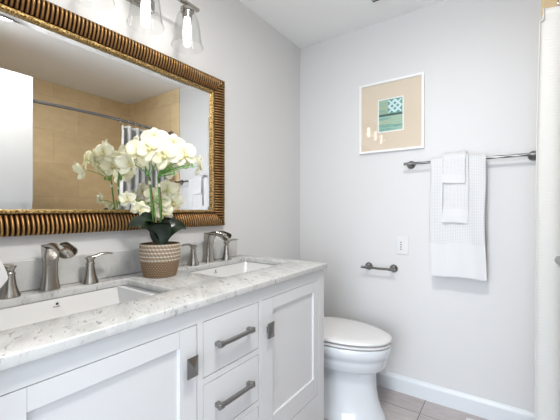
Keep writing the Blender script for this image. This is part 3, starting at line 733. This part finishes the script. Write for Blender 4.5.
def petal_pts(L_, W_, curve, cup, n=9, m_=7, p=1.0):
    rows_ = []
    for i in range(n):
        f = i/(n-1); w_ = W_*max(.06, (sin(pi*(f**p*.90+.055)))**.62)
        rows_.append([(w_*q, f*L_, curve*f*f+cup*(q*q)*w_*4+.0016*sin(5*q+7*f)) for q in [-1+2*k/(m_-1) for k in range(m_)]])
    return rows_
def blossom(c, n_, size, roll, openness=1.0):
    n_ = Vector(n_).normalized(); up = Vector((0,0,1)); sx = up.cross(n_).normalized(); sy = n_.cross(sx); c = Vector(c)
    bm = B(); colr = []
    spec = [(90, .95, .34, .10, 1.15), (90+128, .95, .34, .10, 1.15), (90-128, .95, .34, .10, 1.15), (90+62, 1.0, .56, .0, .80), (90-62, 1.0, .56, .0, .80)]
    for ang, l_, w_, back, p in spec:
        a = radians(ang+roll+random.uniform(-6, 6)); y_ = Vector((cos(a), sin(a))); x_ = Vector((-sin(a), cos(a)))
        cv = -size*(.18+random.uniform(-.1, .12))*(1.6-openness); z0 = -.0015 if w_ < .4 else .0008
        rows_ = petal_pts(size*l_, size*w_, cv if openness > .7 else size*.55, .0+.06*(1 if w_ > .4 else .5), p=p)
        vv = []
        for i, r in enumerate(rows_):
            rv = []
            for (u, v_, h) in r:
                P2 = x_*u+y_*(v_+size*.03); rv.append(bm.verts.new(c+sx*P2.x+sy*P2.y+n_*(h+z0)))
                f = i/8; colr.append(Vector((.70,.68,.36)).lerp(Vector((.96,.93,.72)), min(1, f*2.2)**.8))
            vv.append(rv)
        for a_, b_ in zip(vv, vv[1:]):
            for k in range(len(a_)-1): bm.faces.new((a_[k], a_[k+1], b_[k+1], b_[k]))
    o = obj('blossom', bm, M_petal, t, smooth=80, recalc=False)
    at = o.data.color_attributes.new('Col', 'FLOAT_COLOR', 'POINT')
    for i, q in enumerate(colr): at.data[i].color = (q.x, q.y, q.z, 1)
    md = o.modifiers.new('thick', 'SOLIDIFY'); md.thickness = .0007
    bm = B(); bmesh.ops.create_uvsphere(bm, u_segments=10, v_segments=7, radius=size*.13)
    for v in bm.verts:
        p = v.co.copy(); v.co = c+sx*p.x+sy*(p.y*1.25-size*.10)+n_*(p.z*1.1+size*.10)
    obj('lip', bm, M_lip, o, smooth=80)
    return c
BL = [((.20,.768,1.445), (1,-.9,.15), .050, 8, 1), ((.18,.712,1.392), (1,-1.1,0), .050, -20, 1), ((.235,.785,1.385), (1.1,-.8,-.1), .052, 30, 1), ((.19,.858,1.440), (1,-.5,.1), .050, -10, 1),
      ((.25,.872,1.400), (1.2,-.4,.1), .049, 15, 1), ((.30,.905,1.350), (.5,.9,-.1), .044, 10, .75), ((.19,.672,1.345), (.2,-1,-.35), .042, 0, .7), ((.25,.712,1.400), (.9,-1.1,.3), .044, 40, 1),
      ((.17,.846,1.350), (1,-.4,-.2), .046, -30, 1), ((.15,.925,1.410), (.9,.0,0), .044, 0, 1), ((.13,.725,1.42), (-.4,-1,.1), .046, 5, 1), ((.22,.915,1.395), (1,.1,-.2), .044, 50, 1),
      ((.135,.80,1.40), (-.5,-.6,.1), .048, 12, 1), ((.12,.76,1.37), (-.6,-.6,-.1), .046, -14, 1),
      ((.115,.705,1.215), (1,-.9,-.1), .030, 10, 1), ((.125,.750,1.175), (.9,-.8,-.3), .034, -25, 1), ((.105,.895,1.262), (1,-.5,.1), .044, 0, 1), ((.105,.925,1.205), (1,-.4,-.2), .044, 30, 1), ((.10,.862,1.205), (1,-.6,0), .040, -15, 1), ((.10,.88,1.160), (1,-.5,-.3), .038, 12, 1), ((.09,.83,1.235), (.9,-.8,.2), .034, 0, 1)]
for c_, n__, s_, r_, o_p in BL: blossom(c_, n__, s_*1.12, r_, o_p)
# green flower branches and buds
def twig(p0, p3, sag=.03, r=.0018):
    p0, p3 = Vector(p0), Vector(p3); mid = (p0+p3)/2+Vector((0,0,sag))
    bm = B(); tube(bm, bez(p0, p0.lerp(mid, .7), p3.lerp(mid, .5), p3, 8), r, 6); obj('branch', bm, M_branch, t, smooth=60)
tA, tB, tC = sA[-1], sB[-1], sC[-1]
for q in BL[:14]:
    c = Vector(q[0]); n_ = Vector(q[1]).normalized(); twig(tA if c.y < .80 else tB, c-n_*.006, .02, .0016)
for q in BL[14:]:
    c = Vector(q[0]); n_ = Vector(q[1]).normalized(); twig(sC[7] if c.y < .85 else sC[9], c-n_*.006, .03, .0015)
for p3, sg in (((.205,.838,1.345), .012), ((.24,.872,1.352), .018), ((.21,.850,1.325), -.006), ((.26,.90,1.36), .02), ((.17,.752,1.315), 0)):
    twig(tB if p3[1] > .8 else tA, p3, sg, .0024)
    bm = B(); bmesh.ops.create_uvsphere(bm, u_segments=8, v_segments=6, radius=.0048)
    for v in bm.verts: v.co = Vector((v.co.x, v.co.y, v.co.z*1.4))+Vector(p3)
    obj('bud', bm, M_branch, t, smooth=80)
